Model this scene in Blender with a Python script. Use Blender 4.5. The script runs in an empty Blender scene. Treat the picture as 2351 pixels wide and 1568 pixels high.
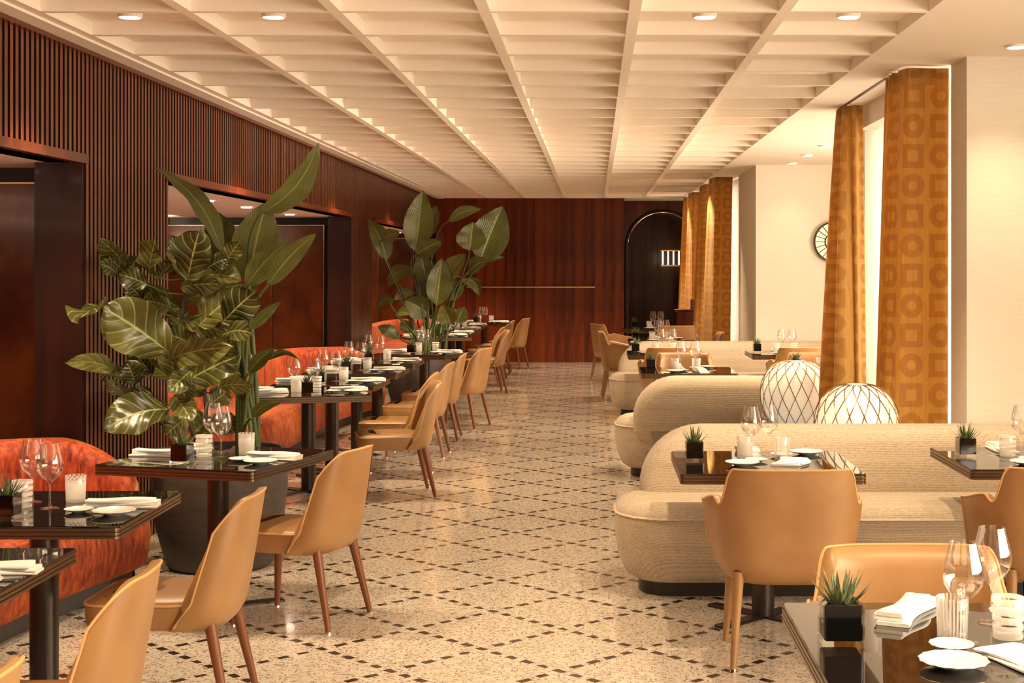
import bpy, math, random
from mathutils import Vector, Matrix
R = random.Random(7)
PI = math.pi
sc = bpy.context.scene
C = sc.collection
# ---------------------------------------------------------------- camera / world / exposure
F, VX, VY, H = 3370.0, 1366.0, 610.0, 1.70          # focal length in pixels, vanishing point, eye height
cd = bpy.data.cameras.new('camera'); cam = bpy.data.objects.new('camera', cd); C.objects.link(cam)
cam.location = (0, 0, H); cam.rotation_euler = (PI/2, 0, 0)
cd.sensor_width = 36; cd.lens = 36*F/2351
cd.shift_x = -(VX-1175.5)/2351; cd.shift_y = -(784-VY)/2351
cd.clip_start = .05; cd.clip_end = 200
sc.camera = cam
w = bpy.data.worlds.new('world'); sc.world = w; w.use_nodes = True
w.node_tree.nodes['Background'].inputs[0].default_value = (1.0, .79, .57, 1)
w.node_tree.nodes['Background'].inputs[1].default_value = 0.20
sc.view_settings.view_transform = 'Standard'; sc.view_settings.look = 'None'
sc.view_settings.exposure = 0.32; sc.view_settings.gamma = 1.0; sc.view_settings.use_curve_mapping = False
WARM = (1.0, .76, .48)
DAY = (1.0, .82, .62)
def area(name, loc, rot, sx, sy, power, col=DAY):
    l = bpy.data.lights.new(name, 'AREA'); l.shape = 'RECTANGLE'; l.size = sx; l.size_y = sy; l.energy = power; l.color = col
    o = bpy.data.objects.new(name, l); C.objects.link(o); o.location = loc; o.rotation_euler = rot
    return o
# daylight entering through the real windows of the right side (facing -X)
for nm, x, y, z, sy, sz, p in (('daylight_bay_front', 4.75, 1.8, 1.7, 7.4, 2.0, 560), ('daylight_bay_middle', 4.75, 13.2, 1.7, 3.2, 2.0, 360),
                        ('daylight_curtain_window', 2.75, 10.0, 1.6, 2.2, 2.3, 165), ('daylight_far_window', 2.3, 20.7, 1.6, 2.2, 2.3, 80),
                        ('daylight_last_window', 2.3, 24.5, 1.6, 2.2, 2.3, 150)):
    area(nm, (x, y, z), (0, PI/2, 0), sz, sy, p)
SPOT_P = 130
def spot(loc, power, ang=95, blend=.6, col=WARM, rad=.04, rot=(0, 0, 0)):
    l = bpy.data.lights.new('downlight_beam', 'SPOT'); l.energy = power; l.spot_size = math.radians(ang); l.spot_blend = blend
    l.color = col; l.shadow_soft_size = rad
    o = bpy.data.objects.new('downlight_beam', l); C.objects.link(o); o.location = loc; o.rotation_euler = rot
    return o

# ---------------------------------------------------------------- materials
def newmat(name):
    m = bpy.data.materials.new(name); m.use_nodes = True
    return m, m.node_tree, m.node_tree.nodes['Principled BSDF']
def P(b, **k):
    for a, v in k.items():
        a = a.replace('_', ' ')
        if isinstance(v, tuple) and len(v) == 3: v = v+(1,)
        b.inputs[a].default_value = v
def simple(name, col, rough=.5, metal=0, **k):
    m, t, b = newmat(name); P(b, Base_Color=col, Roughness=rough, Metallic=metal, **k); return m
def N(t, typ, **k):
    n = t.nodes.new(typ)
    for a, v in k.items():
        if a in n.inputs: n.inputs[a].default_value = v
        else: setattr(n, a, v)
    return n
def coord(t, scale=(1, 1, 1), kind='Object', rot=(0, 0, 0)):
    c = N(t, 'ShaderNodeTexCoord'); mp = N(t, 'ShaderNodeMapping'); mp.inputs['Scale'].default_value = scale; mp.inputs['Rotation'].default_value = rot
    t.links.new(c.outputs[kind], mp.inputs['Vector']); return mp.outputs['Vector']
def ramp(t, src, stops):
    r = N(t, 'ShaderNodeValToRGB'); e = r.color_ramp.elements
    while len(e) < len(stops): e.new(.5)
    for el, (p, c) in zip(e, stops): el.position = p; el.color = (c[0], c[1], c[2], 1)
    t.links.new(src, r.inputs[0]); return r.outputs[0]
def noise(t, vec, scale, detail=4, rough=.55):
    n = N(t, 'ShaderNodeTexNoise'); n.inputs['Scale'].default_value = scale; n.inputs['Detail'].default_value = detail; n.inputs['Roughness'].default_value = rough
    t.links.new(vec, n.inputs['Vector']); return n.outputs[0]
def bump(t, b, h, strength, dist=.01):
    n = N(t, 'ShaderNodeBump'); n.inputs['Strength'].default_value = strength; n.inputs['Distance'].default_value = dist
    t.links.new(h, n.inputs['Height']); t.links.new(n.outputs[0], b.inputs['Normal'])
def math_(t, op, a, b_=None, c=None):
    n = N(t, 'ShaderNodeMath'); n.operation = op
    for i, v in enumerate((a, b_, c)):
        if v is None: continue
        if isinstance(v, (int, float)): n.inputs[i].default_value = v
        else: t.links.new(v, n.inputs[i])
    return n.outputs[0]
def mixcol(t, fac, a, b_):
    n = N(t, 'ShaderNodeMix'); n.data_type = 'RGBA'
    t.links.new(fac, n.inputs[0]) if not isinstance(fac, (int, float)) else setattr(n.inputs[0], 'default_value', fac)
    for i, v in ((6, a), (7, b_)):
        if isinstance(v, tuple): n.inputs[i].default_value = v[:3]+(1,)
        else: t.links.new(v, n.inputs[i])
    return n.outputs[2]
def wood(name, dark, light, rough=.18, scale=(9, 9, .8), coat=.5, burl=False):
    m, t, b = newmat(name)
    v = coord(t, scale if not burl else (1.3, 1.3, .9))
    n = noise(t, v, 1.0 if not burl else 2.2, 5, .6)
    oi = N(t, 'ShaderNodeObjectInfo')
    f = math_(t, 'ADD', math_(t, 'MULTIPLY', oi.outputs['Random'], .22), math_(t, 'SUBTRACT', n, .1))
    t.links.new(ramp(t, f, ((.3, dark), (.72, light))), b.inputs['Base Color'])
    P(b, Roughness=rough, Coat_Weight=coat*.5, Coat_Roughness=.08, Specular_IOR_Level=.3)
    return m
M = {}
M['mahogany'] = wood('mahogany gloss', (.055, .0085, .0025), (.19, .034, .008), .24, coat=.25)
M['slat'] = wood('slat mahogany', (.095, .018, .005), (.20, .046, .012), .3, coat=.2)
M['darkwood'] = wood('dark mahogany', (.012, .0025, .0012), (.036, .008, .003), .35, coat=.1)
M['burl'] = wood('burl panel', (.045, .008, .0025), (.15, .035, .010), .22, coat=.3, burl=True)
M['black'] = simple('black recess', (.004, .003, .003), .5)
M['ceiling'] = simple('ceiling plaster', (.86, .77, .67), .8)
M['alcove_ceiling'] = simple('alcove plaster', (.82, .72, .66), .7)
def cream():
    m, t, b = newmat('cream wallcovering')
    v = coord(t, (6, 6, 120)); n = noise(t, v, 1.0, 3)
    t.links.new(ramp(t, n, ((.3, (.72, .645, .535)), (.7, (.78, .71, .60)))), b.inputs['Base Color']); P(b, Roughness=.75); return m
M['cream'] = cream()
M['sheer'] = None
def leather():
    m, t, b = newmat('tan leather')
    v = coord(t); n = noise(t, v, 4, 5); oi = N(t, 'ShaderNodeObjectInfo')
    f = math_(t, 'ADD', n, math_(t, 'MULTIPLY', math_(t, 'SUBTRACT', oi.outputs['Random'], .5), .25))
    t.links.new(ramp(t, f, ((.3, (.30, .147, .050)), (.75, (.39, .210, .076)))), b.inputs['Base Color'])
    bump(t, b, noise(t, v, 260, 2), .08, .002); P(b, Roughness=.42, Coat_Weight=.12, Coat_Roughness=.4); return m
M['leather'] = leather()
M['legwrap'] = simple('brown leather leg', (.22, .075, .028), .38)
M['stitch'] = simple('tan stitching', (.62, .34, .13), .5)
def velvet():
    m, t, b = newmat('orange velvet')
    v = coord(t, (5, 5, 1.6), rot=(0, .35, .2)); n = noise(t, v, 7, 6, .65)
    v2 = coord(t); n2 = noise(t, v2, 2.2, 3)
    f = math_(t, 'ADD', math_(t, 'MULTIPLY', n, .75), math_(t, 'MULTIPLY', n2, .25))
    t.links.new(ramp(t, f, ((.36, (.11, .010, .003)), (.5, (.36, .048, .009)), (.66, (.60, .135, .030)))), b.inputs['Base Color'])
    P(b, Roughness=.75, Sheen_Weight=.35, Sheen_Roughness=.35); b.inputs['Sheen Tint'].default_value = (1, .45, .15, 1)
    bump(t, b, n, .15, .01); return m
M['velvet'] = velvet()
def weave():
    m, t, b = newmat('ribbed beige fabric')
    v = coord(t); sp = N(t, 'ShaderNodeSeparateXYZ'); t.links.new(v, sp.inputs[0])
    wob = noise(t, coord(t, (1.2, 1.2, 6)), 1.0, 2)
    yz = math_(t, 'ADD', math_(t, 'ADD', sp.outputs[2], math_(t, 'MULTIPLY', sp.outputs[1], .9)), math_(t, 'MULTIPLY', wob, .06))
    wv = math_(t, 'SINE', math_(t, 'MULTIPLY', yz, 420.0))
    n = noise(t, coord(t, (60, 60, 160)), 1.0, 3)
    big = noise(t, coord(t, (.6, 14, 14)), 1.0, 2)
    f = math_(t, 'ADD', math_(t, 'MULTIPLY', wv, .085), math_(t, 'ADD', math_(t, 'MULTIPLY', n, .7), math_(t, 'MULTIPLY', big, .3)))
    t.links.new(ramp(t, f, ((.2, (.27, .205, .135)), (.5, (.48, .385, .275)), (.8, (.58, .48, .36)))), b.inputs['Base Color'])
    P(b, Roughness=.9, Sheen_Weight=.2); bump(t, b, f, .35, .006); return m
M['weave'] = weave()
M['plinth'] = simple('dark bronze plinth', (.02, .013, .009), .35)
def tablegloss():
    m, t, b = newmat('dark mirror tabletop'); P(b, Base_Color=(.010, .007, .006), Roughness=.02, IOR=1.62); return m
M['tabletop'] = tablegloss()
M['bronze'] = simple('bronze table edge', (.19, .125, .075), .3, .85)
M['column'] = simple('dark bronze column', (.055, .042, .034), .32, .7)
M['brass'] = simple('brass', (.75, .5, .22), .25, 1)
M['chrome'] = simple('chrome', (.8, .75, .68), .1, 1)
M['porcelain'] = simple('white porcelain', (.85, .82, .76), .18, Coat_Weight=.4)
def linen():
    m, t, b = newmat('white linen'); n = noise(t, coord(t), 30, 4); P(b, Base_Color=(.86, .83, .77), Roughness=.85); bump(t, b, n, .25, .01); return m
M['linen'] = linen()
def glassy(name, tint=(1, 1, 1), base=.05, frost=0, pattern=None):
    m = bpy.data.materials.new(name); m.use_nodes = True; t = m.node_tree; t.nodes.clear()
    out = N(t, 'ShaderNodeOutputMaterial'); tr = N(t, 'ShaderNodeBsdfTransparent'); tr.inputs[0].default_value = tint+(1,)
    gl = N(t, 'ShaderNodeBsdfGlossy'); gl.inputs['Roughness'].default_value = .03; gl.inputs[0].default_value = (1, .97, .92, 1)
    lw = N(t, 'ShaderNodeLayerWeight'); lw.inputs[0].default_value = .22
    mx = N(t, 'ShaderNodeMixShader'); fac = math_(t, 'ADD', math_(t, 'MULTIPLY', lw.outputs['Facing'], .55), base)
    t.links.new(fac, mx.inputs[0]); t.links.new(tr.outputs[0], mx.inputs[1]); t.links.new(gl.outputs[0], mx.inputs[2])
    last = mx.outputs[0]
    if frost:
        df = N(t, 'ShaderNodeBsdfTranslucent'); df.inputs[0].default_value = (.92, .88, .82, 1)
        d2 = N(t, 'ShaderNodeBsdfDiffuse'); d2.inputs[0].default_value = (.9, .87, .82, 1)
        a = N(t, 'ShaderNodeMixShader'); a.inputs[0].default_value = .5
        t.links.new(df.outputs[0], a.inputs[1]); t.links.new(d2.outputs[0], a.inputs[2])
        sp = N(t, 'ShaderNodeSeparateXYZ'); t.links.new(coord(t), sp.inputs[0])
        ang = math_(t, 'ARCTAN2', sp.outputs[1], sp.outputs[0]); z = sp.outputs[2]
        below = math_(t, 'LESS_THAN', z, .078)
        if pattern == 'ring': f = math_(t, 'GREATER_THAN', math_(t, 'SINE', math_(t, 'MULTIPLY', z, 270.0)), -.1)
        elif pattern == 'cut':
            c1 = math_(t, 'GREATER_THAN', math_(t, 'SINE', math_(t, 'ADD', math_(t, 'MULTIPLY', ang, 14.0), math_(t, 'MULTIPLY', z, 400.0))), .75)
            c2 = math_(t, 'GREATER_THAN', math_(t, 'SINE', math_(t, 'SUBTRACT', math_(t, 'MULTIPLY', ang, 14.0), math_(t, 'MULTIPLY', z, 400.0))), .75)
            f = math_(t, 'MAXIMUM', below, math_(t, 'MAXIMUM', c1, c2))
        elif pattern == 'rib': f = math_(t, 'GREATER_THAN', math_(t, 'SINE', math_(t, 'MULTIPLY', ang, 26.0)), .2)
        f = math_(t, 'MULTIPLY', f, frost)
        b2 = N(t, 'ShaderNodeMixShader'); t.links.new(f, b2.inputs[0]); t.links.new(last, b2.inputs[1]); t.links.new(a.outputs[0], b2.inputs[2]); last = b2.outputs[0]
    t.links.new(last, out.inputs[0]); return m
M['glass'] = glassy('clear wine glass')
M['tumbler_cut'] = glassy('cut glass tumbler', frost=.72, pattern='cut')
M['tumbler_ring'] = glassy('banded glass tumbler', frost=.75, pattern='ring')
M['tumbler_rib'] = glassy('ribbed glass tumbler', frost=.6, pattern='rib')
M['pane'] = glassy('window glass', base=.03)
M['cube'] = simple('black glass cube', (.002, .002, .002), .1)
M['sleeve'] = glassy('clear glass sleeve', base=.0)
M['soil'] = simple('bark soil', (.03, .018, .01), .95)
def leafmat(name, dark, light, rough=.32, veins=22, trans=.2, vein=(.30, .34, .10)):
    m, t, b = newmat(name)
    uv = N(t, 'ShaderNodeTexCoord'); sp = N(t, 'ShaderNodeSeparateXYZ'); t.links.new(uv.outputs['UV'], sp.inputs[0])
    d = math_(t, 'ABSOLUTE', math_(t, 'SUBTRACT', sp.outputs[0], .5))
    lat = math_(t, 'SINE', math_(t, 'SUBTRACT', math_(t, 'MULTIPLY', sp.outputs[1], veins*6.28), math_(t, 'MULTIPLY', d, veins*3.4)))
    rib = math_(t, 'LESS_THAN', d, .022)
    vl = math_(t, 'MULTIPLY', math_(t, 'GREATER_THAN', lat, .93), .55)
    n = noise(t, coord(t), 5, 3); oi = N(t, 'ShaderNodeObjectInfo')
    f = math_(t, 'ADD', math_(t, 'MULTIPLY', n, .6), math_(t, 'MULTIPLY', oi.outputs['Random'], .4))
    base = ramp(t, f, ((.25, dark), (.75, light)))
    col = mixcol(t, math_(t, 'MAXIMUM', rib, vl), base, vein)
    t.links.new(col, b.inputs['Base Color']); P(b, Roughness=rough, Coat_Weight=.25, Coat_Roughness=.2)
    bump(t, b, lat, .35, .004)
    tr = N(t, 'ShaderNodeBsdfTranslucent'); t.links.new(col, tr.inputs[0])
    mx = N(t, 'ShaderNodeMixShader'); mx.inputs[0].default_value = trans
    out = t.nodes['Material Output']; t.links.new(b.outputs[0], mx.inputs[1]); t.links.new(tr.outputs[0], mx.inputs[2]); t.links.new(mx.outputs[0], out.inputs[0])
    return m
M['strelitzia'] = leafmat('paddle leaf', (.036, .045, .008), (.15, .155, .032), .33, 26)
M['fig'] = leafmat('fig leaf', (.020, .025, .006), (.145, .14, .03), .26, 6, vein=(.33, .34, .13))
M['succ'] = leafmat('succulent leaf', (.045, .075, .03), (.16, .20, .09), .4, 3, .05)
M['stem'] = simple('green stem', (.06, .085, .02), .45)
M['trunk'] = simple('brown trunk', (.05, .035, .02), .8)
def potmat():
    m, t, b = newmat('brown grey planter'); n = noise(t, coord(t, (3, 3, 14)), 2, 6, .7)
    t.links.new(ramp(t, n, ((.3, (.040, .028, .021)), (.7, (.082, .060, .046)))), b.inputs['Base Color']); P(b, Roughness=.6); return m
M['pot'] = potmat()
def terrazzo():
    m, t, b = newmat('terrazzo')
    v = coord(t); vo = N(t, 'ShaderNodeTexVoronoi'); vo.inputs['Scale'].default_value = 95; t.links.new(v, vo.inputs['Vector'])
    s1 = N(t, 'ShaderNodeSeparateColor'); t.links.new(vo.outputs['Color'], s1.inputs[0])
    chip = math_(t, 'MULTIPLY', math_(t, 'GREATER_THAN', s1.outputs[0], .74), math_(t, 'LESS_THAN', vo.outputs['Distance'], .5))
    vo2 = N(t, 'ShaderNodeTexVoronoi'); vo2.inputs['Scale'].default_value = 60; t.links.new(v, vo2.inputs['Vector'])
    s2 = N(t, 'ShaderNodeSeparateColor'); t.links.new(vo2.outputs['Color'], s2.inputs[0])
    base = ramp(t, s2.outputs[1], ((.0, (.46, .39, .31)), (.35, (.60, .535, .445)), (1., (.66, .595, .50))))
    big = noise(t, v, 1.1, 3)
    base = mixcol(t, math_(t, 'MULTIPLY', big, .22), base, (.54, .42, .33))
    t.links.new(mixcol(t, math_(t, 'MULTIPLY', chip, .85), base, (.13, .085, .05)), b.inputs['Base Color'])
    P(b, Roughness=.12, Coat_Weight=.35, Coat_Roughness=.05); return m
M['floor'] = terrazzo()
M['inlay'] = wood('dark stone inlay', (.012, .007, .005), (.06, .035, .022), .15, (25, 25, 25))
def curtainmat():
    m, t, b = newmat('gold patterned curtain')
    uv = N(t, 'ShaderNodeTexCoord'); sp = N(t, 'ShaderNodeSeparateXYZ'); t.links.new(uv.outputs['UV'], sp.inputs[0])
    u = math_(t, 'DIVIDE', sp.outputs[0], .172); v = math_(t, 'DIVIDE', sp.outputs[1], .178)
    fu = math_(t, 'SUBTRACT', math_(t, 'FRACT', u), .5); fv = math_(t, 'SUBTRACT', math_(t, 'FRACT', v), .5)
    par = math_(t, 'FLOORED_MODULO', math_(t, 'ADD', math_(t, 'FLOOR', u), math_(t, 'FLOOR', v)), 2.0)
    r = math_(t, 'SQRT', math_(t, 'ADD', math_(t, 'MULTIPLY', fu, fu), math_(t, 'MULTIPLY', fv, fv)))
    q = math_(t, 'MAXIMUM', math_(t, 'ABSOLUTE', fu), math_(t, 'ABSOLUTE', fv))
    ring = math_(t, 'MULTIPLY', math_(t, 'GREATER_THAN', r, .16), math_(t, 'LESS_THAN', r, .41))
    sq = math_(t, 'MULTIPLY', math_(t, 'GREATER_THAN', q, .19), math_(t, 'LESS_THAN', q, .40))
    mk = math_(t, 'ADD', math_(t, 'MULTIPLY', ring, par), math_(t, 'MULTIPLY', sq, math_(t, 'SUBTRACT', 1.0, par)))
    n = noise(t, coord(t, (60, 60, 8)), 1.0, 3)
    gold = ramp(t, n, ((.3, (.64, .375, .080)), (.7, (.76, .485, .125))))
    col = mixcol(t, math_(t, 'MULTIPLY', mk, .48), gold, (.47, .20, .037))
    t.links.new(col, b.inputs['Base Color']); P(b, Roughness=.55, Sheen_Weight=.4)
    tr = N(t, 'ShaderNodeBsdfTranslucent'); t.links.new(col, tr.inputs[0]); mx = N(t, 'ShaderNodeMixShader'); mx.inputs[0].default_value = .5
    out = t.nodes['Material Output']; t.links.new(b.outputs[0], mx.inputs[1]); t.links.new(tr.outputs[0], mx.inputs[2]); t.links.new(mx.outputs[0], out.inputs[0])
    return m
M['curtain'] = curtainmat()
def sheermat():
    m = bpy.data.materials.new('white sheer'); m.use_nodes = True; t = m.node_tree; t.nodes.clear()
    out = N(t, 'ShaderNodeOutputMaterial'); a = N(t, 'ShaderNodeBsdfTranslucent'); a.inputs[0].default_value = (.9, .9, .88, 1)
    b = N(t, 'ShaderNodeBsdfTransparent'); c = N(t, 'ShaderNodeBsdfDiffuse'); c.inputs[0].default_value = (.9, .88, .84, 1)
    x = N(t, 'ShaderNodeMixShader'); x.inputs[0].default_value = .5; t.links.new(a.outputs[0], x.inputs[1]); t.links.new(c.outputs[0], x.inputs[2])
    y = N(t, 'ShaderNodeMixShader'); y.inputs[0].default_value = .2; t.links.new(x.outputs[0], y.inputs[1]); t.links.new(b.outputs[0], y.inputs[2])
    t.links.new(y.outputs[0], out.inputs[0]); return m
M['sheer'] = sheermat()
def emit(name, col, s):
    m, t, b = newmat(name); P(b, Base_Color=(.9, .85, .75), Roughness=.3, Emission_Color=col, Emission_Strength=s); return m
M['bulb'] = emit('lit downlight lens', (1, .9, .72), 14)
M['globe'] = emit('lit white glass globe', (1, .80, .54), .36)
M['wire'] = simple('shaded brass wire', (.30, .18, .07), .35, .8)  # brass in shadow: the wires' shade is put into this darker colour
M['strip'] = emit('lit tube', (1, .68, .36), 9)

# ---------------------------------------------------------------- mesh helpers
class MB:
    def __init__(s): s.v = []; s.f = []; s.uv = []
    def add(s, v, f, uv=None):
        o = len(s.v); s.v += [tuple(p) for p in v]; s.f += [tuple(i+o for i in q) for q in f]
        s.uv += uv if uv else [(0, 0)]*len(v)
        return s
    def box(s, x0, y0, z0, x1, y1, z1):
        return s.add([(x0,y0,z0),(x1,y0,z0),(x1,y1,z0),(x0,y1,z0),(x0,y0,z1),(x1,y0,z1),(x1,y1,z1),(x0,y1,z1)],
                     [(0,3,2,1),(4,5,6,7),(0,1,5,4),(1,2,6,5),(2,3,7,6),(3,0,4,7)])
    def rings(s, rings, cap0=True, cap1=True, closed=True):
        n = len(rings[0]); v = [p for r in rings for p in r]; f = []
        for i in range(len(rings)-1):
            for j in range(n if closed else n-1):
                k = (j+1) % n; f.append((i*n+j, i*n+k, (i+1)*n+k, (i+1)*n+j))
        if cap0: f.append(tuple(range(n-1, -1, -1)))
        if cap1: f.append(tuple((len(rings)-1)*n+j for j in range(n)))
        return s.add(v, f)
    def loft(s, outline, profile, M4=None):
        # outline: CCW xy loop; profile: (z, outward offset)
        n = len(outline); nor = []
        for i in range(n):
            a = Vector(outline[i-1]); b = Vector(outline[(i+1) % n]); d = (b-a).normalized(); nor.append((d.y, -d.x))
        rs = []
        for z, o in profile:
            r = [(p[0]+q[0]*o, p[1]+q[1]*o, z) for p, q in zip(outline, nor)]
            rs.append([tuple(M4 @ Vector(p)) for p in r] if M4 else r)
        return s.rings(rs)
    def lathe(s, prof, n=20, c=(0, 0, 0), sx=1, sy=1):
        rs = [[(c[0]+r*sx*math.cos(2*PI*j/n), c[1]+r*sy*math.sin(2*PI*j/n), c[2]+z) for j in range(n)] for r, z in prof]
        return s.rings(rs, prof[0][0] > 1e-6, prof[-1][0] > 1e-6)
    def tube(s, pts, rad, n=8, caps=True):
        pts = [Vector(p) for p in pts]; rs = []; up = Vector((.13, .21, .97))
        for i, p in enumerate(pts):
            d = (pts[min(i+1, len(pts)-1)]-pts[max(i-1, 0)]).normalized()
            a = d.cross(up)
            if a.length < .05: a = d.cross(Vector((1, 0, 0)))
            a.normalize(); b = d.cross(a).normalized()
            r = rad(i/(len(pts)-1)) if callable(rad) else rad
            rs.append([tuple(p+a*r*math.cos(2*PI*j/n)+b*r*math.sin(2*PI*j/n)) for j in range(n)])
        return s.rings(rs, caps, caps)
    def grid(s, fn, nu, nv, uvfn=None):
        v = []; uv = []
        for i in range(nu+1):
            for j in range(nv+1):
                v.append(fn(i/nu, j/nv)); uv.append(uvfn(i/nu, j/nv) if uvfn else (i/nu, j/nv))
        f = [(i*(nv+1)+j, (i+1)*(nv+1)+j, (i+1)*(nv+1)+j+1, i*(nv+1)+j+1) for i in range(nu) for j in range(nv)]
        return s.add(v, f, uv)
    def mesh(s, name, mat, smooth=False, ang=None):
        me = bpy.data.meshes.new(name); me.from_pydata(s.v, [], s.f); me.materials.append(M[mat] if isinstance(mat, str) else mat)
        if any(u != (0, 0) for u in s.uv):
            l = me.uv_layers.new(name='UVMap'); co = [0.0]*(2*len(me.loops))
            for i, lp in enumerate(me.loops): co[2*i], co[2*i+1] = s.uv[lp.vertex_index]
            l.data.foreach_set('uv', co)
        if smooth:
            me.polygons.foreach_set('use_smooth', [True]*len(me.polygons))
            me.set_sharp_from_angle(angle=math.radians(ang or 50))
        me.update(); return me
def obj(name, me, parent=None, loc=(0, 0, 0), rz=0, label=None, cat=None, group=None, kind=None):
    o = bpy.data.objects.new(name, me); C.objects.link(o); o.location = loc; o.rotation_euler = (0, 0, rz)
    if parent: o.parent = parent
    if label: o['label'] = label
    if cat: o['category'] = cat
    if group: o['group'] = group
    if kind: o['kind'] = kind
    return o
def bx(name, mat, x0, y0, z0, x1, y1, z1, parent=None, kind=None):
    return obj(name, MB().box(x0, y0, z0, x1, y1, z1).mesh(name, mat), parent, kind=kind)
def place(tpl, name, label, cat, loc, rz=0, group=None):
    e = obj(name, None, None, loc, rz, label, cat, group); e.empty_display_size = .1
    for part in tpl:
        o = obj(part[0], part[1], e)
        if len(part) > 2 and part[2]:
            for sub in part[2]: obj(sub[0], sub[1], o)
    return e
def rrect(x0, y0, x1, y1, r, n=5):
    if not isinstance(r, (tuple, list)): r = (r,)*4
    o = []
    for (cx, cy, a), q in zip(((x0, y0, PI), (x1, y0, 1.5*PI), (x1, y1, 0), (x0, y1, .5*PI)), r):
        cx += q if cx == x0 else -q; cy += q if cy == y0 else -q
        for i in range(n+1): t = a+i*PI/2/n; o.append((cx+q*math.cos(t), cy+q*math.sin(t)))
    return o
def chaikin(p, it=2, closed=True):
    for _ in range(it):
        q = []; n = len(p)
        for i in range(n if closed else n-1):
            a, b = p[i], p[(i+1) % n]
            q += [tuple(.75*u+.25*v for u, v in zip(a, b)), tuple(.25*u+.75*v for u, v in zip(a, b))]
        p = q if closed else [p[0]]+q+[p[-1]]
    return p
def W(x, y, Y):                                      # a photograph direction followed to depth Y
    return Vector(((x-VX)*Y/F, Y, H+(VY-y)*Y/F))

# ================================================================ STRUCTURE
CZ, XL, PER = 2.887, -2.77, 8.8
floor = obj('floor', MB().add([(-5.2,-3,0),(5,-3,0),(5,31,0),(-5.2,31,0)], [(0,1,2,3)]).mesh('floor', 'floor'), kind='structure')
# dark stone inlay dashes on a 45 degree lattice with 0.5 m sides
dash = []
def in_view(x, y):
    if y < 5.4 or y > 25.6: return False
    px = VX+F*x/y
    return -20 < px < 2371 and -2.6 < x < 2.4
x0, y0, hd = -.502, 7.93, .3545
for i in range(-16, 17):
    for j in range(-10, 53):
        if (i+j) % 2: continue
        cx, cy = x0+hd*i, y0+hd*j
        for sx in (-1, 1):
            for k in range(5):
                if k == 0 and sx == 1: continue
                t = k/5.0
                x, y = cx+sx*hd*t, cy+hd*t
                if in_view(x, y): dash.append((x, y, sx))
def vis(d):
    x, y, _ = d
    px = VX+F*x/y
    s = 1/(y*y)
    if x < -1.75 or x > .55 and y < 9: s *= .02
    if x > .2 and y > 7.4: s *= .02
    return s
dash.sort(key=vis, reverse=True)
def dashmesh(seed):
    r = random.Random(seed); L = .030*r.uniform(.85, 1.1); Wd = .0175*r.uniform(.85, 1.1)
    q = [(-L, -Wd), (L*r.uniform(.8, 1), -Wd), (L, Wd*r.uniform(.5, 1)), (-L*r.uniform(.8, 1), Wd)]
    return MB().rings([[(a, b, 0) for a, b in q], [(a, b, .0006) for a, b in q]]).mesh('inlay', 'inlay')
DM = [dashmesh(i) for i in range(6)]
for x, y, sx in dash[:300]:
    o = obj('inlay_stone', R.choice(DM), floor, (x, y, 0), (PI/4 if sx > 0 else -PI/4)+R.uniform(-.05, .05))
mb = MB()
for x, y, sx in dash[300:]:
    c = math.sqrt(.5); L, Wd = .030, .0175
    u = Vector((c*sx, c)); v = Vector((-c, c*sx)) if sx > 0 else Vector((-c, -c))
    p = [Vector((x, y))+u*a*L+v*b*Wd for a, b in ((-1,-1),(1,-1),(1,1),(-1,1))]
    if sx < 0: p.reverse()
    mb.rings([[(q.x, q.y, 0) for q in p], [(q.x, q.y, .0006) for q in p]])
obj('inlay_stones', mb.mesh('inlay', 'inlay'), floor, kind='stuff')

# coffered ceiling
ceil = bx('ceiling', 'ceiling', -2.9, -3, CZ+.07, 1.7, 27.2, CZ+.2, kind='structure')
bxs = [-2.615+.7*i for i in range(7)]
for x in bxs: bx('ceiling_beam', 'ceiling', x-.0275, -3, CZ, x+.0275, 25.8, CZ+.07, ceil)
y = 6.873-.7*14
while y < 25.8:
    for i in range(6): bx('ceiling_rib', 'ceiling', bxs[i]+.0275, y-.024, CZ, bxs[i+1]-.0275, y+.024, CZ+.07, ceil) if y > 5.5 else None
    if y <= 5.5: bx('ceiling_rib', 'ceiling', bxs[0], y-.024, CZ+.001, bxs[6], y+.024, CZ+.07, ceil)
    y += .7
bx('ceiling_margin', 'ceiling', -2.9, -3, CZ-.012, bxs[0]-.03, 25.8, CZ+.07, ceil)
bx('ceiling_margin', 'ceiling', bxs[0], 25.8, CZ, 2.2, 27.2, CZ+.07, ceil)
sof = bx('trim_1', 'ceiling', bxs[6]+.0275, -3, CZ-.0, 4.8, 26.9, CZ+.2, kind='structure')

# left wall: solid columns, headers above three alcoves, each slat a piece
wl = bx('wall_left', 'darkwood', -3.0, -3, 2.265, -2.801, 25.8, CZ, kind='structure')
cols = [(-3, -.2), (8.0-PER*0, 9.61), (16.8, 18.41)]
cols = [(8.0, 9.61), (16.8, 18.41)]
bx('wall_column', 'darkwood', -5.0, -3, 0, -2.80, .81, CZ, wl)
for a, b in cols:
    bx('wall_column', 'darkwood', -5.0, a+.5, 0, -2.80, b, 2.27, wl)
    bx('wall_jamb', 'darkwood', -3.06, a+.012, 0, -2.80, a+.52, 2.27, wl)
bx('top_rail', 'mahogany', -2.81, -3, 2.85, XL+.02, 25.8, CZ-.011, wl)
for k in range(3):
    a = .81+PER*k; b = min(8.0+PER*k, 25.8)
    bx('header_rail', 'mahogany', -2.81, a, 2.255, XL+.012, b, 2.305, wl)
def slatmesh(z0):
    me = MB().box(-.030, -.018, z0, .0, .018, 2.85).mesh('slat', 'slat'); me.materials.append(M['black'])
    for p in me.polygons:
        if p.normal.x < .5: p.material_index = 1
    return me
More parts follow.
